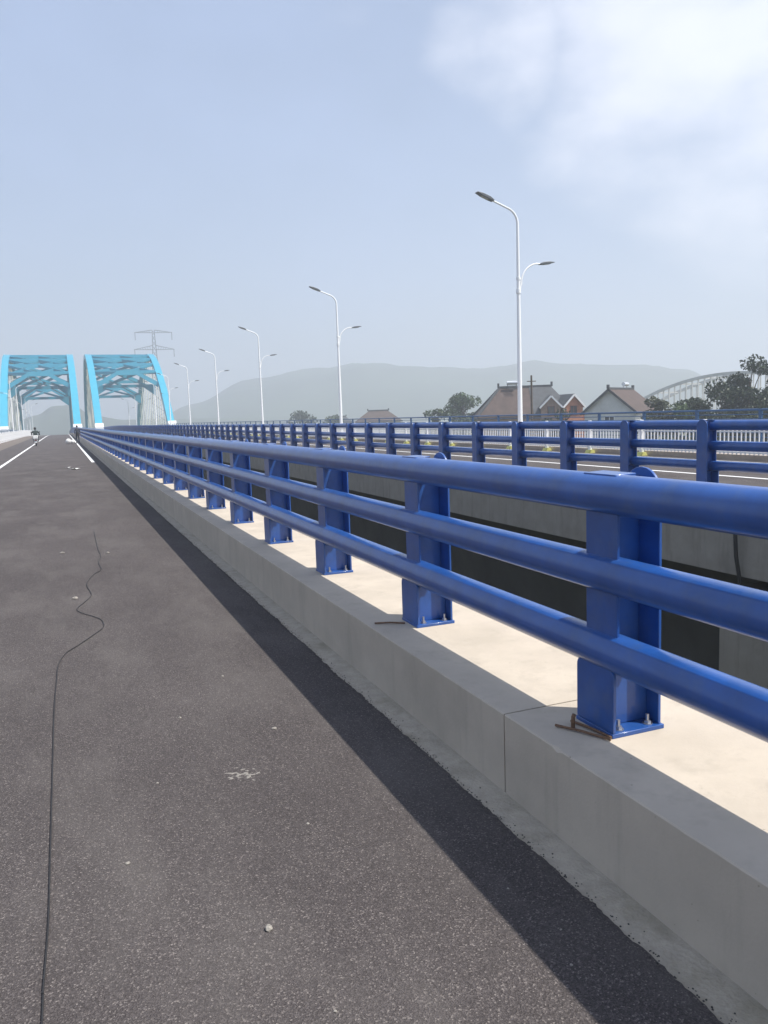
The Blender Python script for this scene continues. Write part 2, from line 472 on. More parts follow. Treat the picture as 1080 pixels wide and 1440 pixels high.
# ------------------------------------------------------------------ white pedestrian railings
def white_railing(x, y0, n, label, face):
    root = thing('pedestrian_railing', label, 'railing', (x, y0, .0))
    S = 3.0
    zb = .0 if face < 0 else .0
    def pan(slope_a=0.):
        mb = MB()
        mb.box(-.03, .03, .07, S-.07, 1.08, 1.14); mb.box(-.02, .02, .07, S-.07, .86, .90); mb.box(-.02, .02, .07, S-.07, .22, .27)
        k = 0
        yy = .16
        while yy < S-.1:
            mb.box(-.014, .014, yy-.018, yy+.018, .18, 1.079); yy += .168
        return mb
    xb = -.35*face
    pm = pb = None
    for i in range(n):
        y = y0 + S*i; z = zo(y)
        if pm is None:
            pm = MB().box(-.055, .055, -.055, .055, .13, 1.20)
            pm.prism([(-.07,1.20),(.07,1.20),(.03,1.26),(-.03,1.26)], 'y', -.06, .06)
            pm = pm.build('post', M['white'], root)
            pb = MB().prism([(-.16,.0),(.16,.0),(.09,.12),(-.09,.12)], 'y', -.13, .13).build('post_base', M['yellow' if face > 0 else 'white'], pm)
            pn = pan().build('panel', M['white'], root)
            p, q = pm, pn
        else:
            p = pm.copy(); COL.objects.link(p); p.parent = root
            c = pb.copy(); COL.objects.link(c); c.parent = p
            q = pn.copy(); COL.objects.link(q); q.parent = root
        p.location = (0, y-y0, z)
        q.location = (0, y-y0, z)
        q.rotation_euler = (math.atan2(zo(y+S)-z, S), 0, 0)
    return root
white_railing(19.02, 5.0, 84, 'white picket railing with yellow post feet along the far edge of the other carriageway', 1)
white_railing(-6.78, 96., 54, 'white picket railing along the left edge of the near carriageway', -1)

# ------------------------------------------------------------------ outer fences
def outer_fence(x, y0, n, label):
    root = thing('outer_fence', label, 'fence', (x, y0, .16))
    S = 3.0
    pm = None
    ys = stations(y0, y0+S*n)
    for z, w in ((1.32,.07), (1.16,.03), (1.0,.03), (.84,.03), (.68,.03), (.52,.03), (.36,.03), (.2,.05)):
        mb = MB(); mb.tube([(0, y-y0, z+zo(y)) for y in ys], w/2*1.15, 8)
        mb.build('rail', M['bluefence'], root)
    for i in range(n+1):
        y = y0+S*i
        if pm is None:
            pm = MB().box(-.05,.05,-.05,.05,0,1.36).build('post', M['bluefence'], root); p = pm
        else:
            p = pm.copy(); COL.objects.link(p); p.parent = root
        p.location = (0, y-y0, zo(y))
outer_fence(22.45, 6., 84, 'slim blue horizontal rail fence on the outer edge of the far sidewalk, before the houses')
outer_fence(-10.2, 130., 44, 'slim blue horizontal rail fence on the outer edge of the left sidewalk')

# ------------------------------------------------------------------ street lamps
def lamp_mesh():
    root = thing('street_lamp', 'x', 'street lamp', (0,0,0), 0, 'white street lamps along the bridge')
    H = 11.05
    mb = MB()
    path = [(0,0,.04),(0,0,3),(0,0,6.5),(0,0,10.6)]; rad = [.125,.112,.092,.066]
    for k in range(1, 8):
        a = R(70)*k/7
        path.append((-.75+.75*math.cos(a), 0, 10.6+.75*math.sin(a))); rad.append(.064-.002*k)
    e = path[-1]; d = (-math.cos(R(20)), 0, math.sin(R(20)))
    path.append((e[0]+d[0]*.95, 0, e[2]+d[2]*.95)); rad.append(.045)
    mb.tube(path, rad, 14)
    mb.build('pole', M['polewhite'], root)
    MB().tube([(0,0,0),(0,0,.05)], .26, 16).tube([(0,0,.05),(0,0,.45)], [.15,.13], 14).build('base', M['polewhite'], root)
    def head(px, pz, ang, sgn, sc=1.0):
        T = Matrix.Translation((px,0,pz)) @ Matrix.Rotation(R(ang), 4, 'Y')
        mb = MB()
        s = sgn
        prof = [(-.05*s,.03),(.18*s,.09),(.55*s,.085),(.86*s,.03),(.88*s,.0),(.55*s,-.045),(.18*s,-.045),(-.05*s,-.03)]
        prof = [(a*sc, b*sc) for a, b in prof]
        if s < 0: prof = prof[::-1]
        mb.prism(prof, 'y', -.14*sc, .14*sc, T)
        h = mb.build('lamp_head', M['lampgrey'], root, bevel=.02)
        x0, x1 = sorted((.22*s*sc, .6*s*sc))
        MB().box(x0, x1, -.10*sc, .10*sc, -.058*sc, -.0455*sc, T).build('lens', M['lens'], h)
    tip = path[-1]
    head(tip[0], tip[2], 20, -1, 1.05)
    # lower bracket arm to the other side
    mb = MB()
    pts = [(.02,0,7.35),(.10,0,7.55)]
    for k in range(9):
        a = R(178) - R(95)*k/8
        pts.append((.16+1.0+1.0*math.cos(a), 0, 7.75 + 1.02*math.sin(a)))
    mb.tube(pts, [.05,.05]+[.045-.0015*k for k in range(9)], 10)
    mb.tube([(.05,0,8.02),(.165,0,8.0)], .022, 6)
    mb.tube([(0,0,7.30),(0,0,7.5)], .12, 12); mb.tube([(0,0,7.95),(0,0,8.08)], .11, 12)
    # scroll between arm and pole
    mb.tube([(.12+.10*math.cos(R(a)), 0, 7.78+.10*math.sin(R(a))) for a in range(0, 361, 30)], .014, 6)
    mb.build('bracket_arm', M['polewhite'], root)
    head(pts[-1][0], pts[-1][2]-.01, -7, 1, .9)
    return root
lamp0 = lamp_mesh()
order = ['first', 'second', 'third', 'fourth', 'fifth', 'sixth', 'seventh', 'eighth', 'ninth', 'tenth']
LX = 21.4; LP = 27.9
for i in range(10):
    o = lamp0 if i == 0 else copy_tree(lamp0)
    y = 35.0 + LP*i
    o.location = (LX, y, .16+zo(y))
    if i == 0: lab = 'tallest and nearest white street lamp, standing before the brown tiled house'
    elif i < 5: lab = f'white double arm street lamp on the far sidewalk, {order[i]} from the nearest'
    elif i == 5: lab = 'white street lamp standing against the near foot of the right cyan arch'
    else: lab = f'white street lamp on the far sidewalk inside the right arch, {order[i]} from the nearest'
    o['label'] = lab
for i in range(6):
    o = copy_tree(lamp0)
    y = 182. + 24*i
    o.location = (-9.3, y, .16+zo(y)); o.rotation_euler = (0,0,math.pi)
    o['label'] = f'white street lamp under the left cyan arch, {order[i]} from its near end'
    o['group'] = 'white street lamps on the left sidewalk'

# ------------------------------------------------------------------ cyan tied arches
def main_arch(xl, xr, label):
    Ya, S, H = 212., 96., 22.9
    root = thing('arch_span', label, 'arch bridge', ((xl+xr)/2, Ya, zo(Ya)))
    hw = (xr-xl)/2
    def pt(t): return (S*t, 4*H*t*(1-t) + .3 + zo(Ya+S*t) - zo(Ya))
    ts = [i/36 for i in range(37)]
    D = 2.0; W = 1.7
    for s in (-1, 1):
        mb = MB(); vs = []; fs = []
        for t in ts:
            y, z = pt(t)
            dy, dz = S, 4*H*(1-2*t); l = math.hypot(dy, dz); ny, nz = -dz/l, dy/l
            d = D*(.62 if .15 < t < .85 else .62+.38*abs(t-.5)*2)
            for a, b in ((-1,-1),(1,-1),(1,1),(-1,1)):
                vs.append((s*hw + a*W/2, y + b*d/2*ny, z + b*d/2*nz))
        for i in range(len(ts)-1):
            for k in range(4): fs.append((i*4+k, i*4+(k+1) % 4, i*4+4+(k+1) % 4, i*4+4+k))
        fs += [(3,2,1,0), tuple(len(vs)-4+k for k in range(4))]
        mb.add(vs, fs).build('arch_rib', M['cyan'], root, smooth=False)
        for yy in (0, S):
            z0 = zo(Ya+yy)-zo(Ya)
            MB().prism([(yy-2.0, -2.5+z0), (yy+2.0, -2.5+z0), (yy+2.0, 1.5+z0), (yy+1.4, 2.5+z0), (yy-1.4, 2.5+z0), (yy-2.0, 1.5+z0)], 'x', s*hw-1.0, s*hw+1.0).build('footing_block', M['block'], root, smooth=False)
        for k in range(3, 34, 2):
            t = k/36; y, z = pt(t)
            mb = MB()
            mb.tube([(s*hw, y, -.9), (s*hw, y, z-.5)], .10, 8)
            mb.build('hanger', M['cream'], root)
        ys = stations(Ya, Ya+S)
        mb = MB()
        for a, b in zip(ys[:-1], ys[1:]):
            mb.bar((s*hw, a-Ya, -1.7+zo(a)-zo(Ya)), (s*hw, b-Ya, -1.7+zo(b)-zo(Ya)), .9, 1.6)
        mb.build('tie_beam', M['cyan_shaded'], root, smooth=False)
    # portal frames with haunches at both ends
    for t0 in (.175, .825):
        y, z = pt(t0)
        f = 1 if t0 < .5 else -1
        rise = 3.0
        y2, z2 = pt(t0 + f*.055)
        inn = hw - W/2
        # outline of the frame: cranked beam that follows a raised centre
        prof_top = [(-inn, z-.1), (-inn*.30, z+rise), (inn*.30, z+rise), (inn, z-.1)]
        prof_bot = [(inn, z-1.5), (inn*.32, z+rise-1.15), (-inn*.32, z+rise-1.15), (-inn, z-1.5)]
        MB().prism(prof_top + prof_bot, 'y', y-.45, y+.45).build('portal_beam', M['cyan'], root, smooth=False)
        yb, zb = pt(t0 + f*.07)
        zb = z - .2
        MB().prism([(-inn, zb-3.2), (-inn*.62, zb-.9), (inn*.62, zb-.9), (inn, zb-3.2), (inn, zb-.1), (-inn, zb-.1)], 'y', yb+f*2-.4, yb+f*2+.4).build('portal_beam', M['cyan_shaded'], root, smooth=False)
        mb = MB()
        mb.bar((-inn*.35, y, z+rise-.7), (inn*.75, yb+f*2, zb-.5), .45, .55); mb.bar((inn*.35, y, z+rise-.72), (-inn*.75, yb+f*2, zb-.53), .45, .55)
        mb.build('portal_brace', M['cyan_shaded'], root, smooth=False)
    # cross beams and K braces along the crown
    inn = hw - W/2
    tt = [.23, .285, .34, .40, .46, .53, .60, .67, .75]
    for t in tt:
        y, z = pt(t)
        MB().bar((-inn, y, z), (inn, y, z), 1.1, 1.0).build('cross_beam', M['cyan'], root, smooth=False)
    tt = [.175] + tt + [.825]
    for a, b in zip(tt[:-1], tt[1:]):
        ya, za = pt(a); yb, zb = pt(b)
        for s in (-1, 1):
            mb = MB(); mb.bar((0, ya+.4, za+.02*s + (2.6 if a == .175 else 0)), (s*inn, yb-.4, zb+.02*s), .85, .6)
            mb.build('diagonal_brace', M['cyan_shaded'], root, smooth=False)
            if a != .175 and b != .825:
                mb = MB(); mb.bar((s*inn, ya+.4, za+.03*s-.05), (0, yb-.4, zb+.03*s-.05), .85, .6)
                mb.build('diagonal_brace', M['cyan_shaded'], root, smooth=False)
    return root
main_arch(-12.9, 3.62, 'cyan steel tied arch with braced ribs over the near carriageway, left of the two')
main_arch(8.6, 26.2, 'cyan steel tied arch with braced ribs over the other carriageway, right of the two')

# ------------------------------------------------------------------ pier and pipe of the other bridge
pr = thing('bridge_pier', 'pale grey concrete pier cap under the edge of the other carriageway at right', 'pier', (0, 7.6, 0))
MB().prism([(9.72,-1.215),(11.0,-1.215),(11.0,-3.9),(9.72,-3.3)], 'y', -3.2, 2.25).build('pier_cap', M['fascia'], pr, bevel=.03)
MB().tube([(12.4,0,-9.2),(12.4,0,-4.21)], .8, 20).build('column', M['fascia'], pr)
mb = MB()
mb.tube([(9.50,9.3,-.05),(9.47,9.3,-.2),(9.47,9.27,-.6),(9.5,9.22,-.95),(9.49,9.2,-1.4)], .03, 8)
tag(mb.build('drain_hose', M['cable']), 'thin black drain hose hanging down the grey edge of the other deck', 'hose')

# ------------------------------------------------------------------ small things on the road and kerb
def smooth_path(pts, sub=4):
    out = []
    n = len(pts)
    for i in range(n-1):
        p0, p1, p2, p3 = (Vector(pts[max(i-1,0)]), Vector(pts[i]), Vector(pts[i+1]), Vector(pts[min(i+2,n-1)]))
        for k in range(sub):
            t = k/sub
            out.append(.5*((2*p1)+(p2-p0)*t+(2*p0-5*p1+4*p2-p3)*t*t+(3*p1-p0-3*p2+p3)*t**3))
    out.append(Vector(pts[-1])); return out
cb = [(-.20,1.2),(-.19,2.41),(-.19,2.56),(-.18,2.92),(-.18,3.38),(-.18,4.21),(-.18,5.22),(-.17,5.81),(-.16,6.21),(-.11,6.52),(-.01,6.73),(.12,7.02),(.2,7.23),(.2,7.5),(.14,7.68),(.04,7.89),(0,8.1),(.08,8.39),(.15,8.72),(.12,9.34),(.22,9.92),(.31,10.17),(.30,10.72),(.35,11.29),(.34,11.97),(.36,14.04)]
tag(MB().tube(smooth_path([(x,y,.007) for x,y in cb]), .0032, 6).build('cable', M['cable']), 'thin black cable snaking along the dark asphalt of the near carriageway', 'cable')

def chip(x, y, s, m, name, label, cat, group=None, flat=.5, seed=0):
    random.seed(seed)
    mb = MB(); mb.ball((0,0,s*flat*.45), s, 8, (1, random.uniform(.6,1.2), flat))
    mb.v = [(a+random.uniform(-.2,.2)*s, b+random.uniform(-.2,.2)*s, max(.001, c+random.uniform(-.12,.12)*s)) for a,b,c in mb.v]
    o = mb.build(name, m, smooth=False); o.location = (x, y, 0); o.rotation_euler = (0,0,random.uniform(0,6))
    tag(o, label, cat, group); return o
gl = 'small pale stone chip lying loose on the sunlit asphalt'
for i, (x, y, s) in enumerate([(.11,3.21,.010),(.52,4.74,.012),(.99,4.32,.013),(-.13,11.86,.03),(.45,11.48,.03),(-.01,8.62,.03),(.86,3.2,.007),(.62,2.1,.006),(.3,3.9,.007),(.9,5.4,.010),(-.6,5.8,.013),(-.75,8.2,.016)]):
    chip(x, y, s, M['stone'], 'stone_chip', gl, 'stone', 'pale stone chips scattered on the asphalt', .5, i)
chip(.53, 2.56, .016, M['stone'], 'pebble', 'largest pale pebble on the sunlit asphalt, low in the middle of the picture', 'pebble', None, .7, 41)
for i, (x, y) in enumerate([(1.44,2.14),(1.40,2.42),(1.37,1.98)]):
    chip(x, y, .005, M['stone'], 'stone_chip', 'tiny pale stone chip lying in the railing shadow on the asphalt', 'stone', 'stone chips in the shadow', .6, 60+i)
def scrap(x, y, w, label, seed):
    random.seed(seed); vs = []; fs = []
    n = 5
    for i in range(n):
        for j in range(n):
            vs.append(((i/(n-1)-.5)*w, (j/(n-1)-.5)*w*1.3, .008+random.uniform(0,.25)*w*(abs(i-2)+abs(j-2))/4))
    for i in range(n-1):
        for j in range(n-1): fs.append((i*n+j, (i+1)*n+j, (i+1)*n+j+1, i*n+j+1))
    o = MB().add(vs, fs).build('paper_scrap', M['paper']); o.location = (x, y, 0); o.rotation_euler = (0,0,seed)
    md = o.modifiers.new('thick', 'SOLIDIFY'); md.thickness = .002
    tag(o, label, 'litter')
scrap(.34, 34.6, .30, 'crumpled white paper scrap on the asphalt well beyond the end of the cable', 1)
scrap(.12, 36.2, .14, 'smaller white paper scrap just beyond the crumpled one on the asphalt', 2)
# scraped pale scuff of mortar
mb = MB(); vs = []; fs = []; nu, nv = 64, 40
for i in range(nu):
    for j in range(nv):
        x = (i/(nu-1)-.5)*.26; y = (j/(nv-1)-.5)*.20
        e = (x/.13)**2 + (y/.10)**2
        h = mnoise.fractal(Vector((x*34+4, y*46, 2.)), 1., 2., 4)
        vs.append((x, y, min(.004, .006*h - .0002 - .0045*e) if 0 < i < nu-1 and 0 < j < nv-1 else -.006))
for i in range(nu-1):
    for j in range(nv-1): fs.append((i*nv+j, (i+1)*nv+j, (i+1)*nv+j+1, i*nv+j+1))
mb.add(vs, fs)
o = mb.build('mortar_smear', mat('dried_mortar', (.20,.185,.165), .95, var=.25, vscale=60), smooth=False); o.location = (.70,3.81,0); o.rotation_euler = (0,0,R(-30))
tag(o, 'broken pale smear of dried mortar on the asphalt beside the railing shadow', 'mortar')

def rod(name, a, b, label, r=.006, z=KT):
    mb = MB(); mb.tube([(a[0],a[1],z+r+.002),((a[0]+b[0])/2,(a[1]+b[1])/2,z+r+.006),(b[0],b[1],z+r+.002)], r, 8)
    tag(mb.build(name, M['rust']), label, 'rebar', 'rusty bars left by the post feet')
rod('rebar', (1.915,2.875), (2.03,2.64), 'longer rusty steel bar lying on the kerb at the foot of the nearest post')
rod('rebar', (2.005,2.885), (2.045,2.655), 'rusty steel bar lying closest along the front foot of the nearest post')
o = MB().tube([(1.975,2.83,KT+.001),(1.977,2.83,KT+.05),(1.982,2.828,KT+.062)], .009, 8).build('anchor_stub', M['rust'])
tag(o, 'short upright rusty anchor stub beside the bars at the nearest post', 'rebar')
rod('rebar', (1.841,4.886), (2.02,4.79), 'thin rusty bar lying on the kerb beside the second post')

# ------------------------------------------------------------------ people
def skin_body(name, verts, edges, radii, m, parent, root=0, sub=2):
    me = bpy.data.meshes.new(name); me.from_pydata(verts, edges, []); me.update()
    o = bpy.data.objects.new(name, me); COL.objects.link(o)
    sk = o.modifiers.new('skin', 'SKIN'); sk.use_smooth_shade = True
    if not me.skin_vertices: pass
    for i, v in enumerate(me.skin_vertices[0].data):
        r = radii[i]; v.radius = (r, r) if not isinstance(r, tuple) else r
        v.use_root = (i == root)
    s = o.modifiers.new('sub', 'SUBSURF'); s.levels = sub; s.render_levels = sub
    me.materials.append(m)
    if parent is not None: o.parent = parent
    return o
def head_parts(root, c, yaw, hairmat, helmet=False):
    T = Matrix.Translation(c) @ Matrix.Rotation(yaw, 4, 'Z')        # face looks along local +Y
    mb = MB(); mb.ball((0,0,0), .098, 16, (.80,.98,1.18), T)
    mb.ball((0,.095,-.012), .016, 8, (.8,1.1,1.5), T)
    for s in (-1,1): mb.ball((s*.08,-.005,-.01), .024, 8, (.45,.8,1.2), T)
    h = mb.build('head', M['skin'], root)
    for s in (-1,1): MB().ball((s*.03,.083,.012), .011, 8, (1,.6,.7), T).build('eye', M['hair'], h)
    MB().ball((0,.083,-.055), .014, 8, (1.6,.5,.4), T).build('mouth', M['redframe'], h)
    if helmet:
        MB().ball((0,-.012,.03), .125, 18, (.95,1.05,1.0), T).build('helmet', hairmat, root)
    else:
        MB().ball((0,-.02,.03), .104, 16, (.86,.98,1.05), T).build('hair', hairmat, root)

def hand(root, c, d, side):
    """palm with five fingers hanging along d"""
    c = Vector(c); d = Vector(d).normalized(); s = Vector((0,1,0)); n = d.cross(s)
    mb = MB(); mb.tube([c, c+d*.04, c+d*.09], [.022,.034,.030], 10)
    for k, (o, l) in enumerate(((-.028,.066),(-.010,.078),(.010,.074),(.027,.058))):
        p = c + d*.085 + s*o
        mb.tube([p, p+d*l*.5, p+d*l*.8+n*side*l*.3], [.009,.0085,.007], 8)
    p = c + d*.03 - s*.03
    mb.tube([p, p+d*.03-s*.022, p+d*.065-s*.03], [.011,.010,.008], 8)
    return mb.build('hand', M['skin'], root)

def standing_person(loc, rz):
    root = thing('person', 'person in dark clothes standing on the road at the kerb, far along the railing', 'person', loc, rz)
    V = [(0,0,.95),(0,0,1.12),(0,.01,1.32),(0,0,1.45),(0,.01,1.52),(.19,0,1.40),(.25,-.01,1.13),(.26,.06,.90),(-.19,0,1.40),(-.25,-.01,1.13),(-.26,.06,.90),
         (.095,0,.88),(.11,.01,.48),(.12,-.02,.09),(.13,.13,.04),(-.095,0,.88),(-.11,.03,.48),(-.13,0,.09),(-.14,.15,.04)]
    E = [(0,1),(1,2),(2,3),(3,4),(2,5),(5,6),(6,7),(2,8),(8,9),(9,10),(0,11),(11,12),(12,13),(13,14),(0,15),(15,16),(16,17),(17,18)]
    rad = [(.15,.11),(.14,.10),(.16,.115),(.075,.07),.055,.068,.05,.036,.068,.05,.036,.095,.066,.048,.042,.095,.066,.048,.042]
    skin_body('body', V, E, rad, M['navy'], root)
    head_parts(root, (0,.02,1.64), 0, M['hair'])
    hand(root, (.262,.07,.88), (.02,.15,-1), -1); hand(root, (-.262,.07,.88), (-.02,.15,-1), 1)
    # jacket hem and trousers read as separate garments
    MB().tube([(0,0,.80),(0,0,.97),(0,.0,1.10)], [.185,.175,.16], 16, False).build('jacket_hem', M['blackcloth'], root)
    return root
standing_person((1.33, 82.9, 0), R(20))

def scooter(loc):
    rt = thing('motor_scooter', 'small motor scooter with a white rear box riding on the left lane line', 'scooter', loc)
    def wheel(y):
        w = MB()
        n = 24
        w.tube([(0, y+.20*math.cos(2*math.pi*k/n), .25+.20*math.sin(2*math.pi*k/n)) for k in range(n+1)], .052, 10, False)
        o = w.build('wheel', M['rubber'], rt)
        MB().tube([(-.04,y,.25),(.04,y,.25)], .15, 20).build('rim', M['steel'], o)
    wheel(-.62); wheel(.62)
    MB().prism([(-.75,.50),(-.70,.72),(-.05,.78),(.10,.50),(.28,.30),(.30,.24),(-.30,.24),(-.50,.40)], 'x', -.15, .15).build('body', M['whiteplastic'], rt, bevel=.04)
    MB().prism([(.28,.24),(.38,.30),(.50,.95),(.42,1.0),(.32,.55)], 'x', -.19, .19).build('front_shield', M['redplastic'], rt, bevel=.03)
    MB().box(-.13,.13,-.62,.02,.74,.82).build('seat', M['blackcloth'], rt, bevel=.03)
    MB().box(-.21,.21,-.98,-.60,.66,.98).build('rear_box', M['whiteplastic'], rt, bevel=.04)
    MB().box(-.09,.09,-.80,-.745,.50,.58).build('tail_light', M['redplastic'], rt, bevel=.01)
    MB().box(-.10,.10,-.86,-.84,.30,.45).build('number_plate', M['white'], rt)
    MB().prism([(-.85,.28),(-.80,.28),(-.62,.50),(-.70,.52)], 'x', -.10, .10).build('mudguard', M['rubber'], rt)
    hb = MB(); hb.tube([(-.36,.30,1.02),(-.2,.40,1.02),(0,.43,1.0),(.2,.40,1.02),(.36,.30,1.02)], .016, 8); hb.tube([(0,.62,.30),(0,.43,1.0)], .03, 8)
    h = hb.build('handlebar', M['rubber'], rt)
    for s in (-1,1):
        m2 = MB(); m2.tube([(s*.26,.38,1.03),(s*.34,.36,1.24)], .008, 6); m2.ball((s*.35,.35,1.28), .06, 10, (1.1,.35,.8))
        m2.build('mirror', M['rubber'], h)
    MB().ball((0,.50,.90), .075, 12, (1,.7,1)).build('headlight', M['lens'], rt)
    # rider: sits on the seat, hands on the grips
    r = thing('person', 'person in a dark jacket and helmet riding the scooter away along the left lane line', 'person', loc)
    V = [(0,-.28,.90),(0,-.27,1.06),(0,-.22,1.27),(0,-.19,1.40),(0,-.18,1.46),(.20,-.20,1.34),(.32,-.06,1.14),(.34,.24,1.05),(-.20,-.20,1.34),(-.32,-.06,1.14),(-.34,.24,1.05),
         (.11,-.22,.88),(.21,.16,.80),(.16,.14,.36),(.16,.26,.31),(-.11,-.22,.88),(-.21,.16,.80),(-.16,.14,.36),(-.16,.26,.31)]
    E = [(0,1),(1,2),(2,3),(3,4),(2,5),(5,6),(6,7),(2,8),(8,9),(9,10),(0,11),(11,12),(12,13),(13,14),(0,15),(15,16),(16,17),(17,18)]
    rad = [(.17,.13),(.16,.12),(.18,.13),(.075,.07),.055,.075,.056,.042,.075,.056,.042,.10,.075,.052,.042,.10,.075,.052,.042]
    skin_body('body', V, E, rad, M['jacket'], r)
    head_parts(r, (0,-.15,1.58), 0, M['blackcloth'], True)
    for s in (-1,1):
        mb = MB(); mb.tube([(s*.335,.22,1.05),(s*.34,.27,1.045),(s*.34,.31,1.04)], [.026,.036,.03], 10)
        for k in range(4):
            x = s*(.305+.02*k)
            mb.tube([(x,.31,1.055),(x,.345,1.035),(x,.33,1.0),(x,.30,.998)], .0095, 6)
        mb.tube([(s*.30,.27,1.04),(s*.285,.30,1.01),(s*.29,.32,.995)], .011, 6)
        mb.build('glove', M['blackcloth'], r)
scooter((-2.33, 81.0, 0))

# white sacks far along the lane
for (x, y, s, lab) in ((.48, 85., 1., 'larger bulging white woven sack standing in the middle of the lane near the person'), (.86, 85.4, .75, 'smaller white woven sack slumped beside the larger sack on the road')):
    mb = MB(); mb.ball((0,0,.24*s), .27*s, 14, (1,.75,.95)); mb.tube([(0,0,.46*s),(.02,0,.56*s)], [.06*s,.10*s], 10)
    o = mb.build('white_sack', M['sack']); o.location = (x, y, 0); tag(o, lab, 'sack')

# ------------------------------------------------------------------ vegetation
def leaf_cloud(mb, c, rx, ry, rz, n, s):
    for i in range(n):
        while True:
            p = Vector((random.uniform(-1,1), random.uniform(-1,1), random.uniform(-1,1)))
            if p.length < 1 and p.length > .35*random.random(): break
        q = Vector((c[0]+p.x*rx, c[1]+p.y*ry, c[2]+p.z*rz))
        a = Vector((random.gauss(0,1), random.gauss(0,1), random.gauss(0,1))).normalized()
        b = a.cross(Vector((random.gauss(0,1), random.gauss(0,1), random.gauss(0,1)))).normalized()
        ss = s*random.uniform(.6, 1.4)
        mb.add([q-a*ss, q-b*ss*.5, q+a*ss, q+b*ss*.5], [(0,1,2,3)])
def tree(name, loc, h, w, label, m, seed, n=16, leaves=170, s=.22, trunk=.35, group=None, cat='tree', low=.25):
    random.seed(seed)
    root = thing(name, label, cat, loc, 0, group)
    tb = MB()
    tb.tube([(0,0,0),(.1,.05,h*.3),(.0,.1,h*.6),(.05,0,h*.86)], [trunk,trunk*.75,trunk*.45,trunk*.12], 10)
    cr = MB()
    for i in range(n):
        f = random.random(); z = h*(low + (1-low)*f*.93)
        rr = w/2*math.sqrt(max(.08, 1-((f-.4)/.62)**2))*random.uniform(.35, .95)
        a = random.uniform(0, 6.283)
        c = (rr*math.cos(a), rr*math.sin(a), z)
        k = w*random.uniform(.13, .23)
        leaf_cloud(cr, c, k*1.2, k*1.2, k*.8, leaves, s)
        tb.tube([(0,.05,z*.72), (c[0]*.55,c[1]*.55,z*.9), c], [trunk*.22,trunk*.14,trunk*.04], 6)
    tb.build('trunk', M['bark'], root)
    cr.build('crown', m, root, smooth=False)
    return root
GZ = -9.0
tree('broadleaf_tree', (72.6, 69.6, GZ), 15.8, 6.4, 'tallest dark broadleaf tree at the right, standing before the old grey arch', M['leaf'], 11, 30, 260, .2, low=.35)
tree('broadleaf_tree', (77.0, 69.0, GZ), 14.9, 8.5, 'dark broadleaf tree cut by the right edge, beside the tallest tree', M['leaf'], 12, 30, 230, .22)
tree('round_tree', (79.5, 152.5, GZ), 14.6, 9.5, 'hazy round green tree left of the brown tiled house', M['leaf2'], 13, 24, 220, .3)
tree('round_tree', (73.0, 152., GZ), 11.9, 6, 'small low green tree at the left foot of the hazy round tree', M['leaf2'], 14, 14, 160, .3)
bs = 'trees and bushes at the right behind the fence'
tree('bush', (66.5, 77.5, GZ), 11.8, 5.0, 'olive bushy tree under the left end of the old grey arch', M['leaf3'], 15, 18, 170, .22, group=bs, low=.2)
tree('bush', (69.0, 74.5, GZ), 11.6, 5.8, 'low dark bushy tree between the arch hangers and the tallest tree', M['leaf'], 16, 18, 170, .22, group=bs, low=.2)
tree('bush', (70.6, 71.2, GZ), 13.6, 7.5, 'dense dark bush at the foot of the tallest tree at right', M['leaf'], 17, 30, 230, .2, group=bs, low=.2)
tree('bush', (66.0, 73.6, GZ), 10.9, 5.0, 'small green bush low in front of the arch hangers', M['leaf2'], 18, 14, 150, .2, group=bs, low=.2)
tree('bush', (73.0, 66.8, GZ), 12.6, 7.0, 'wide dark bush below the tree at the right edge', M['leaf'], 19, 28, 220, .2, group=bs, low=.2)
tree('bush', (64.5, 95.5, GZ), 11.3, 4.6, 'dark bush between the brown tiled house and the white gabled house', M['leaf'], 20, 14, 150, .22, group=bs, low=.2)
tree('bush', (84.0, 290., GZ), 12.6, 13., 'far dark tree mound seen between the second and third lamps', M['leaf'], 21, 24, 170, .5, .4, cat='tree', low=.2)
tree('bush', (94., 284., GZ), 10.6, 9., 'small far tree right of the far dark tree mound', M['leaf2'], 22, 16, 150, .5, .4, cat='tree', low=.2)
random.seed(5)
k = 0
nm = ['near', 'second', 'third', 'fourth', 'fifth', 'sixth', 'seventh', 'eighth']

# ------------------------------------------------------------------ houses
def gable_roof(mb, x0, x1, y0, y1, ze, zr, over=.35, th=.22):
    """ridge along y, slabs with thickness"""
    xm = (x0+x1)/2
    sl = (zr-ze)/(xm-x0)
    for s in (-1, 1):
        xe = xm + s*((x1-x0)/2+over); zz = ze - sl*over
        prof = [(xm, zr), (xe, zz), (xe, zz+th), (xm, zr+th)]
        if s < 0: prof = prof[::-1]
        mb.prism(prof, 'y', y0-over, y1+over)
def window(parent, M_, w, h, fm):
    f = MB(); t = .07
    f.box(-w/2,w/2,-.06,.03,-h/2,-h/2+t,M_); f.box(-w/2,w/2,-.06,.03,h/2-t,h/2,M_)
    f.box(-w/2,-w/2+t,-.06,.03,-h/2+t,h/2-t,M_); f.box(w/2-t,w/2,-.06,.03,-h/2+t,h/2-t,M_); f.box(-.03,.03,-.055,.03,-h/2+t,h/2-t,M_)
    o = f.build('window', fm, parent, smooth=False)
    MB().box(-w/2+t,w/2-t,-.02,-.0,-h/2+t,h/2-t,M_).build('pane', M['glass'], o, smooth=False)

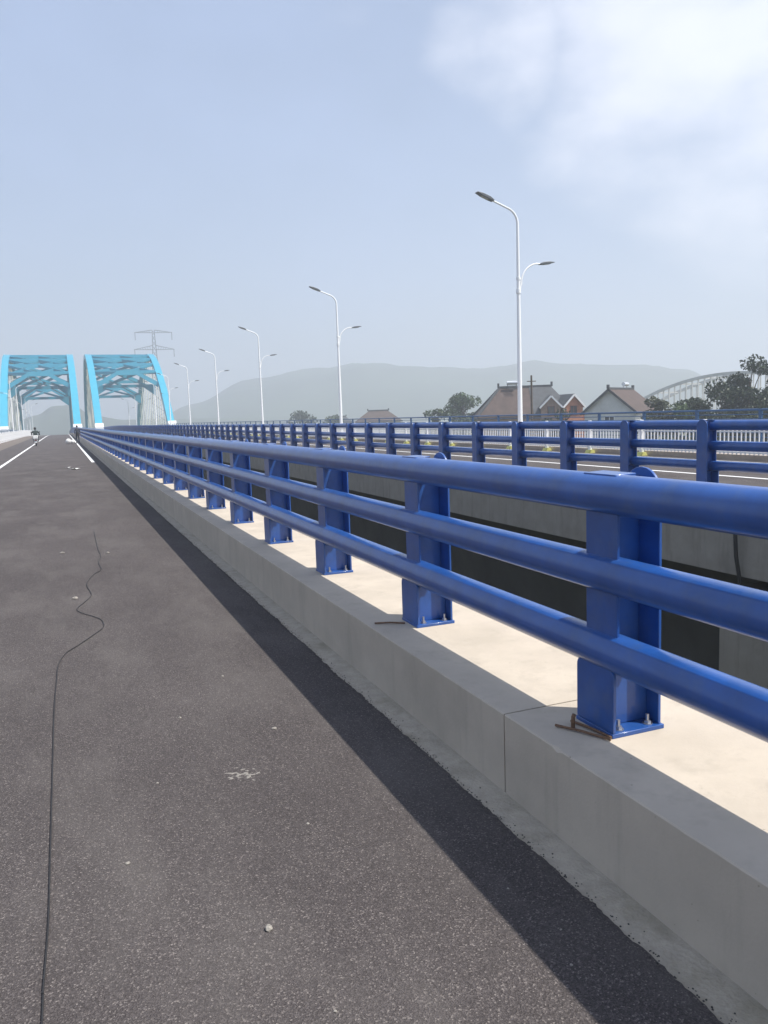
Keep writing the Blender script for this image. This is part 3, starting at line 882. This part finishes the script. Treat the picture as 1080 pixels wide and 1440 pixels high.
# house A: brown hipped roof with two gabled bays
A = thing('tiled_house', 'large house with brown and grey tiled hip roof and two small gabled bays', 'house', (70.3, 113.4, GZ-.35), R(-24))
zr, ze = 14.75, 10.15
MB().box(-7.6, 6.8, -5.0, 5.0, 0, ze-.03).build('wall', M['tanwall'], A, smooth=False)
mb = MB()
rl, rr_, el, er, ed = -4.1, 4.1, -8.2, 7.4, 5.6
P = [(el,-ed,ze),(er,-ed,ze),(er,ed,ze),(el,ed,ze),(rl,0,zr),(rr_,0,zr)]
mb.add(P + [(x,y,z-.25) for x,y,z in P[:4]], [(0,1,5,4),(1,2,5),(2,3,4,5),(3,0,4),(0,6,7,1),(1,7,8,2),(2,8,9,3),(3,9,6,0),(9,8,7,6)])
roofA = mb.build('roof', M['tile_brown'], A, smooth=False)
mb = MB()
mb.bar((rl-.2,0,zr+.1),(rr_+.2,0,zr+.1),.4,.35)
mb.box(rl-.35,rl-.05,-.18,.18,zr,zr+.75); mb.box(rr_+.05,rr_+.35,-.18,.18,zr,zr+.75)
for (x,y) in ((el,-ed),(el,ed)): mb.bar((rl,0,zr+.05),(x,y,ze+.12),.3,.22)
mb.build('ridge', M['tile_grey'], roofA, smooth=False)
# grey front pitch of the newer half
MB().add([(.6,-ed-.05,ze+.06),(er+.05,-ed-.05,ze+.06),(rr_,-.05,zr+.06),(.6,-.05,zr+.06),(.6,-ed-.05,ze),(er+.05,-ed-.05,ze),(rr_,-.05,zr),(.6,-.05,zr)],
         [(0,1,2,3),(7,6,5,4),(0,4,5,1),(1,5,6,2),(2,6,7,3),(3,7,4,0)]).build('roof', M['tile_grey'], A, smooth=False)
def bay(cx, cy, w, depth, zeb, zrb, rz, wm):
    T = Matrix.Translation((cx,cy,0)) @ Matrix.Rotation(rz, 4, 'Z')
    m1 = MB(); m1.prism([(-w/2,6.),(w/2,6.),(w/2,zeb),(0,zrb),(-w/2,zeb)], 'y', 0, depth, T)
    wl = m1.build('bay_wall', wm, A, smooth=False)
    m2 = MB(); g = MB(); gable_roof(g, -w/2, w/2, 0, depth, zeb, zrb, .3, .18); m2.add([T @ Vector(v) for v in g.v], g.f)
    m2.build('bay_roof', M['tile_grey'], A, smooth=False)
    m3 = MB()
    for s in (-1,1): 
        a = T @ Vector((0,-.36,zrb+.03)); b = T @ Vector((s*(w/2+.3),-.36,zeb-.32*(zrb-zeb)/(w/2)+.05))
        m3.bar(a, b, .10, .26)
    m3.build('bargeboard', M['white'], wl, smooth=False)
    window(wl, T @ Matrix.Translation((0,-.02,zeb-.75)), 1.15, 1.5, M['redframe'])
bay(3.1, -6.4, 2.9, 6., 11.55, 13.05, R(-3), M['tanwall'])
bay(6.6, -6.2, 3.1, 5.5, 11.5, 13.15, R(14), M['brick'])
MB().box(6.7, 8.9, -5.6, 3.0, 0, 10.6).build('side_wing', M['brick'], A, smooth=False)
th = thing('water_heater', 'white solar water heater tank on the ridge of the brown tiled house', 'water heater', (68.0, 113.6, GZ+zr-.2), R(-24))
MB().tube([(-.85,0,.62),(.85,0,.62)], .30, 16).build('tank', M['silver'], th)
f = MB(); f.bar((-.7,-.05,.0),(-.7,-.05,.5),.06,.06); f.bar((.7,-.05,0),(.7,-.05,.5),.06,.06); f.bar((-.7,.75,-.7),(-.7,.1,.5),.06,.06); f.bar((.7,.75,-.7),(.7,.1,.5),.06,.06)
f.build('frame', M['lattice'], th, smooth=False)
t_ = MB()
for i in range(10): t_.tube([(-.7+.155*i,-.15,.5),(-.7+.155*i,-1.2,-.55)], .03, 6)
t_.build('collector', M['glass'], th)

# house B: white gable, brown roof
B = thing('gabled_house', 'house with a white plaster gable end and brown tiled roof', 'house', (70.1, 91.4, GZ), R(-58))
zr, ze = 13.05, 10.1
MB().prism([(-3.6,0),(3.6,0),(3.6,ze),(0,zr),(-3.6,ze)], 'y', 0, 9.).build('wall', M['plaster'], B, smooth=False)
mb = MB(); gable_roof(mb, -3.6, 3.6, 0, 9., ze, zr, .45, .2)
rf = mb.build('roof', M['tile_brown'], B, smooth=False)
mb = MB(); mb.bar((0,-.55,zr+.22),(0,9.55,zr+.22),.36,.28); mb.box(-.16,.16,-.7,-.35,zr+.2,zr+.72); mb.box(-.16,.16,9.2,9.6,zr+.2,zr+.72)
mb.build('ridge', M['tile_grey'], rf, smooth=False)
mb = MB()
for s in (-1,1): mb.bar((0,-.47,zr+.06),(s*4.05,-.47,ze-.32),.08,.30)
mb.build('bargeboard', M['tile_grey'], rf, smooth=False)
window(B, Matrix.Translation((0,-.02,ze-1.4)), 1.4, 1.5, M['white'])
bl = MB()
bl.box(3.7,5.0,1.2,4.6,8.0,8.15)
for i in range(9): bl.box(4.88,4.98,1.25+.4*i,1.37+.4*i,8.15,9.3)
bl.box(4.85,5.0,1.2,4.6,9.3,9.42)
bl.build('balcony', M['white'], B, smooth=False)
t2 = thing('water_heater', 'silver solar water heater on the ridge of the white gabled house', 'water heater', (75.4, 94.7, GZ+zr+.3), R(-58))
MB().tube([(0,-.85,.55),(0,.85,.55)], .27, 16).build('tank', M['silver'], t2)
f = MB()
for s in (-.7,.7): f.bar((-.05,s,0),(-.05,s,.4),.06,.06)
f.build('frame', M['lattice'], t2, smooth=False)

def simple_house(loc, rz, w, d, ze, zr, wm, rm, label):
    h = thing('far_house', label, 'house', loc, rz)
    wl = MB().box(-w/2,w/2,-d/2,d/2,0,ze-.02).build('wall', wm, h, smooth=False)
    ov = .7; rg = w*.22
    P = [(-w/2-ov,-d/2-ov,ze),(w/2+ov,-d/2-ov,ze),(w/2+ov,d/2+ov,ze),(-w/2-ov,d/2+ov,ze),(-rg,0,zr),(rg,0,zr)]
    mb = MB(); mb.add(P + [(x,y,z-.25) for x,y,z in P[:4]], [(0,1,5,4),(1,2,5),(2,3,4,5),(3,0,4),(0,6,7,1),(1,7,8,2),(2,8,9,3),(3,9,6,0),(9,8,7,6)])
    r = mb.build('roof', rm, h, smooth=False)
    mb = MB(); mb.bar((-rg-.3,0,zr+.12),(rg+.3,0,zr+.12),.5,.4); mb.box(-rg-.5,-rg-.1,-.2,.2,zr,zr+.7); mb.box(rg+.1,rg+.5,-.2,.2,zr,zr+.7)
    mb.build('ridge', M['tile_grey'], r, smooth=False)
    for s in (-.3,0,.3):
        window(h, Matrix.Translation((s*w,-d/2-.02,ze-1.6)), 1.5, 1.5, M['white'])
simple_house((95.8, 243.9, GZ), R(-21), 14., 9., 8.7, 12.1, M['plaster'], M['tile_brown'], 'far house with a low dark hip roof, seen just right of the second nearest lamp')
simple_house((99., 292., GZ), R(-18), 9., 7., 8.4, 10.6, M['plaster'], M['tile_grey'], 'smaller far house with white walls beside the far dark tree mound')

# utility pole
u = thing('utility_pole', 'thin dark wooden utility pole before the bays of the brown tiled house', 'pole', (52.3, 82.9, GZ))
MB().tube([(0,0,0),(0,0,14.8)], [.17,.11], 10).build('pole', M['bark'], u)
MB().bar((-.55,.1,14.1),(.55,-.1,14.1),.09,.1).build('cross_arm', M['bark'], u)

# ------------------------------------------------------------------ power pylon
py = thing('power_pylon', 'faint grey lattice power pylon rising behind the right cyan arch', 'pylon', (57.5, 526., GZ), R(-5))
def lattice(mb, z0, w0, z1, w1, n, r=.16):
    for i in range(n):
        a = i/n; b = (i+1)/n
        za, zb = z0+(z1-z0)*a, z0+(z1-z0)*b; wa, wb = (w0+(w1-w0)*a)/2, (w0+(w1-w0)*b)/2
        c = [(-1,-1),(1,-1),(1,1),(-1,1)]
        for k in range(4):
            p, q = c[k], c[(k+1) % 4]
            mb.bar((p[0]*wa,p[1]*wa,za),(p[0]*wb,p[1]*wb,zb),r*1.6,r*1.6)
            mb.bar((p[0]*wa,p[1]*wa,za),(q[0]*wb,q[1]*wb,zb),r,r); mb.bar((q[0]*wa,q[1]*wa,za),(p[0]*wb,p[1]*wb,zb),r,r)
mb = MB(); lattice(mb, 0, 11, 52, 2.6, 9); lattice(mb, 52, 2.6, 68, 1.2, 5); mb.build('tower', M['lattice'], py, smooth=False)
def arm(z, L_, h):
    mb = MB()
    for s in (-1,1):
        for y in (-.9,.9):
            mb.bar((s*.8,y,z),(s*L_,0,z+.1),.26,.26); mb.bar((s*.8,y,z+h),(s*L_,0,z+.1),.26,.26)
            for k in range(1,8):
                f = k/8; f2 = (k+.5)/8
                mb.bar((s*(.8+(L_-.8)*f),y*(1-f),z),(s*(.8+(L_-.8)*f2),y*(1-f2),z+h*(1-f2)),.16,.16)
    mb.build('cross_arm', M['lattice'], py, smooth=False)
    for s in (-1,1):
        MB().tube([(s*L_*.97,0,z),(s*L_*.97,0,z-4.5)], [.22,.22], 6).build('insulator', M['lattice'], py)
arm(56.2, 12.2, 2.6); arm(66.6, 11.4, 1.6)

# ------------------------------------------------------------------ old arch bridge at right
ob = thing('old_arch_bridge', 'old pale grey steel arch bridge with vertical hangers beyond the trees at right', 'arch bridge', (150., 105., 0))
S, H = 82., 9.3
def opt(t): return (S*t, -.7 + 4*H*t*(1-t))
for x in (-3.6, 3.6):
    for dz, nm_ in ((0,'arch_rib'),):
        mb = MB()
        for i in range(40):
            a = opt(i/40); b = opt((i+1)/40)
            mb.bar((x,a[0],a[1]+dz),(x,b[0],b[1]+dz),.6,.7)
        mb.build(nm_, M['oldsteel'], ob, smooth=False)
    for k in range(2, 38):
        y, z = opt(k/40)
        MB().bar((x,y,-.7),(x,y,z-.3),.24,.24,(0,1,0)).build('hanger', M['oldsteel'], ob, smooth=False)
MB().box(-4.2,4.2,-40,S+60,-1.8,-.75).build('deck', M['oldsteel'], ob, smooth=False)
for k in range(4,37,4):
    y, z = opt(k/40)
    MB().bar((-3.6,y,z-.3),(3.6,y,z-.3),.35,.35).build('cross_beam', M['oldsteel'], ob, smooth=False)
for yy in (-1,S+1):
    MB().box(-4.6,4.6,yy-1.4,yy+1.4,GZ,-1.81).build('pier', M['fascia'], ob, smooth=False)

# ------------------------------------------------------------------ terrain
GR = 5200.
vs = [(0,1500,GZ)]; fs = []
for rr in (60,200,500,1000,2000,3500,GR):
    for k in range(64):
        a = 2*math.pi*k/64; vs.append((rr*math.cos(a), 1500+rr*math.sin(a), GZ))
for k in range(64): fs.append((0, 1+k, 1+(k+1) % 64))
for j in range(6):
    for k in range(64):
        fs.append((1+j*64+k, 1+(j+1)*64+k, 1+(j+1)*64+(k+1) % 64, 1+j*64+(k+1) % 64))
structure(MB().add(vs, fs).build('ground', M['ground'], smooth=False))

from mathutils import noise as mnoise
def interp(tab, x):
    if x <= tab[0][0]: return tab[0][1]
    for (a, p), (b, q) in zip(tab[:-1], tab[1:]):
        if x <= b:
            t = (x-a)/(b-a); t = t*t*(3-2*t); return p+(q-p)*t
    return tab[-1][1]
def hills(name, tab, dist, depth, a0, a1, rough=.10):
    vs = []; fs = []; na = 150; nd = 22
    for i in range(na+1):
        az = a0+(a1-a0)*i/na
        el = interp(tab, az)
        for j in range(nd+1):
            u = j/nd
            d = dist + depth*(u-.5)
            hgt = math.tan(R(el))*dist + 1.756 - GZ
            edge = min(1, (az-a0)/3, (a1-az)/3); edge = max(0, edge)
            prof = math.sin(math.pi*u)**1.3
            p = Vector((math.sin(R(az))*d, math.cos(R(az))*d, 0))
            nz = mnoise.fractal(p*.006, 1., 2., 5)*rough*hgt*prof + mnoise.fractal(p*.03, 1., 2., 3)*.025*hgt*prof
            vs.append((p.x, p.y, GZ - 3 + (hgt+3)*prof*edge + nz))
    for i in range(na):
        for j in range(nd):
            a = i*(nd+1)+j; fs.append((a, a+1, a+nd+2, a+nd+1))
    structure(MB().add(vs, fs).build(name, M['hill']))
main_tab = [(4,.1),(6,.3),(8.5,1.2),(12.5,2.6),(17.4,3.2),(20.5,3.55),(23,3.4),(26,3.15),(29,2.75),(32.9,3.1),(36.2,2.9),(39.5,2.6),(42.2,2.1),(44.5,1.3),(47.3,.7),(52,.4)]
hills('hills', main_tab, 1450, 900, 0, 58)
hills('hills', [(-14,.1),(-6,.15),(-3,.3),(-1.5,.75),(-.4,1.3),(.7,1.35),(2.0,.6),(4,.25),(8,.2),(14,.1)], 1000, 420, -18, 16)

# ------------------------------------------------------------------ air
hz = MB().box(-5400, 5400, -3900, 6900, GZ-14, 195).build('haze', None, smooth=False)
hm = bpy.data.materials.new('haze_air'); hm.use_nodes = True
nt = hm.node_tree
for n in list(nt.nodes):
    if n.type != 'OUTPUT_MATERIAL': nt.nodes.remove(n)
pv = nt.nodes.new('ShaderNodeVolumePrincipled')
pv.inputs['Color'].default_value = (.78,.83,.90,1); pv.inputs['Density'].default_value = .0012; pv.inputs['Anisotropy'].default_value = .25
nt.links.new(pv.outputs[0], nt.nodes['Material Output'].inputs['Volume'])
hz.data.materials.append(hm); tag(hz, kind='stuff')

# ------------------------------------------------------------------ light and sky
SAZ, SEL = R(125), R(57.8)
sd = Vector((math.cos(SEL)*math.sin(SAZ), math.cos(SEL)*math.cos(SAZ), math.sin(SEL)))
sl = bpy.data.lights.new('sun', 'SUN'); sl.energy = 4.2; sl.angle = R(.5); sl.color = (1,.955,.88)
so = bpy.data.objects.new('sun', sl); COL.objects.link(so)
so.rotation_euler = sd.to_track_quat('Z','Y').to_euler(); so.location = (40,20,80)

w = bpy.data.worlds.new('World'); scene.world = w; w.use_nodes = True
nt = w.node_tree; N = nt.nodes; L = nt.links
bg = N['Background']; bg.inputs['Strength'].default_value = .070
sk = N.new('ShaderNodeTexSky'); sk.sky_type = 'NISHITA'; sk.sun_disc = False
sk.sun_elevation = SEL; sk.sun_rotation = SAZ; sk.air_density = 1.0; sk.dust_density = 1.6; sk.ozone_density = 2.0; sk.altitude = 20
tc = N.new('ShaderNodeTexCoord')
def vmath(op, a, b=None):
    n = N.new('ShaderNodeVectorMath'); n.operation = op; L.new(a, n.inputs[0])
    if b is not None: n.inputs[1].default_value = b
    return n
def ramp(src, p0, p1, v0=0., v1=1.):
    n = N.new('ShaderNodeMapRange'); n.interpolation_type = 'SMOOTHSTEP'
    n.inputs[1].default_value = p0; n.inputs[2].default_value = p1; n.inputs[3].default_value = v0; n.inputs[4].default_value = v1
    L.new(src, n.inputs[0]); return n
def mth(op, a, b):
    n = N.new('ShaderNodeMath'); n.operation = op
    for i, q in enumerate((a, b)):
        if isinstance(q, (int, float)): n.inputs[i].default_value = q
        else: L.new(q, n.inputs[i])
    return n
def azel(a, e): return (math.cos(R(e))*math.sin(R(a)), math.cos(R(e))*math.cos(R(a)), math.sin(R(e)))
gen = tc.outputs['Generated']
ns = N.new('ShaderNodeTexNoise'); ns.inputs['Scale'].default_value = 6.5; ns.inputs['Detail'].default_value = 5; ns.inputs['Roughness'].default_value = .5
mp = N.new('ShaderNodeMapping'); mp.inputs['Scale'].default_value = (1,1,1.7); L.new(gen, mp.inputs['Vector']); L.new(mp.outputs[0], ns.inputs['Vector'])
d1 = vmath('DOT_PRODUCT', gen, azel(50, 24))
m1 = ramp(d1.outputs['Value'], math.cos(R(22)), math.cos(R(4)), 0, 1)
pf = vmath('DOT_PRODUCT', gen, azel(30.5, 22.8))
m2 = ramp(pf.outputs['Value'], math.cos(R(6.5)), math.cos(R(1.5)), 0, .75)
sx = N.new('ShaderNodeSeparateXYZ'); L.new(gen, sx.inputs[0])
m3 = ramp(sx.outputs['Z'], math.sin(R(40)), math.sin(R(65)), 0, .55)          # unseen broken cloud overhead, added to brighten the kerb tops in shade
mm = mth('MAXIMUM', mth('MAXIMUM', m1.outputs[0], m2.outputs[0]).outputs[0], m3.outputs[0])
ad = mth('ADD', ns.outputs['Fac'], mth('MULTIPLY', mm.outputs[0], .62).outputs[0])
cl = ramp(ad.outputs[0], .66, 1.28, 0, .74)
# thin veil over the whole sky
ns2 = N.new('ShaderNodeTexNoise'); ns2.inputs['Scale'].default_value = 2.2; ns2.inputs['Detail'].default_value = 4; L.new(mp.outputs[0], ns2.inputs['Vector'])
vl = ramp(ns2.outputs['Fac'], .3, .75, .25, .50)
mx0 = N.new('ShaderNodeMix'); mx0.data_type = 'RGBA'; L.new(vl.outputs[0], mx0.inputs['Factor']); L.new(sk.outputs[0], mx0.inputs[6]); mx0.inputs[7].default_value = (4.6,6.0,9.4,1)
mx = N.new('ShaderNodeMix'); mx.data_type = 'RGBA'; L.new(cl.outputs[0], mx.inputs['Factor']); L.new(mx0.outputs[2], mx.inputs[6]); mx.inputs[7].default_value = (10.2,10.2,11.0,1)
L.new(mx.outputs[2], bg.inputs['Color'])

# ------------------------------------------------------------------ camera
cam = bpy.data.cameras.new('camera'); co = bpy.data.objects.new('camera', cam); COL.objects.link(co)
rx = Vector((.9276026,-.3719585,-.0346441)); uy = Vector((.0768912,.0993532,.9920769)); bz = Vector((-.3655695,-.9229170,.1207607))
mw = Matrix((( rx.x,uy.x,bz.x,0),(rx.y,uy.y,bz.y,0),(rx.z,uy.z,bz.z,1.756),(0,0,0,1)))
co.matrix_world = mw
cam.sensor_fit = 'VERTICAL'; cam.sensor_height = 36; cam.lens = 1124/1440*36
cam.clip_start = .05; cam.clip_end = 12000
scene.camera = co

scene.view_settings.view_transform = 'Standard'; scene.view_settings.look = 'None'
scene.view_settings.gamma = 1; scene.view_settings.use_curve_mapping = False
scene.view_settings.exposure = .85
scene.cycles.use_denoising = True
scene.cycles.max_bounces = 6; scene.cycles.volume_bounces = 1
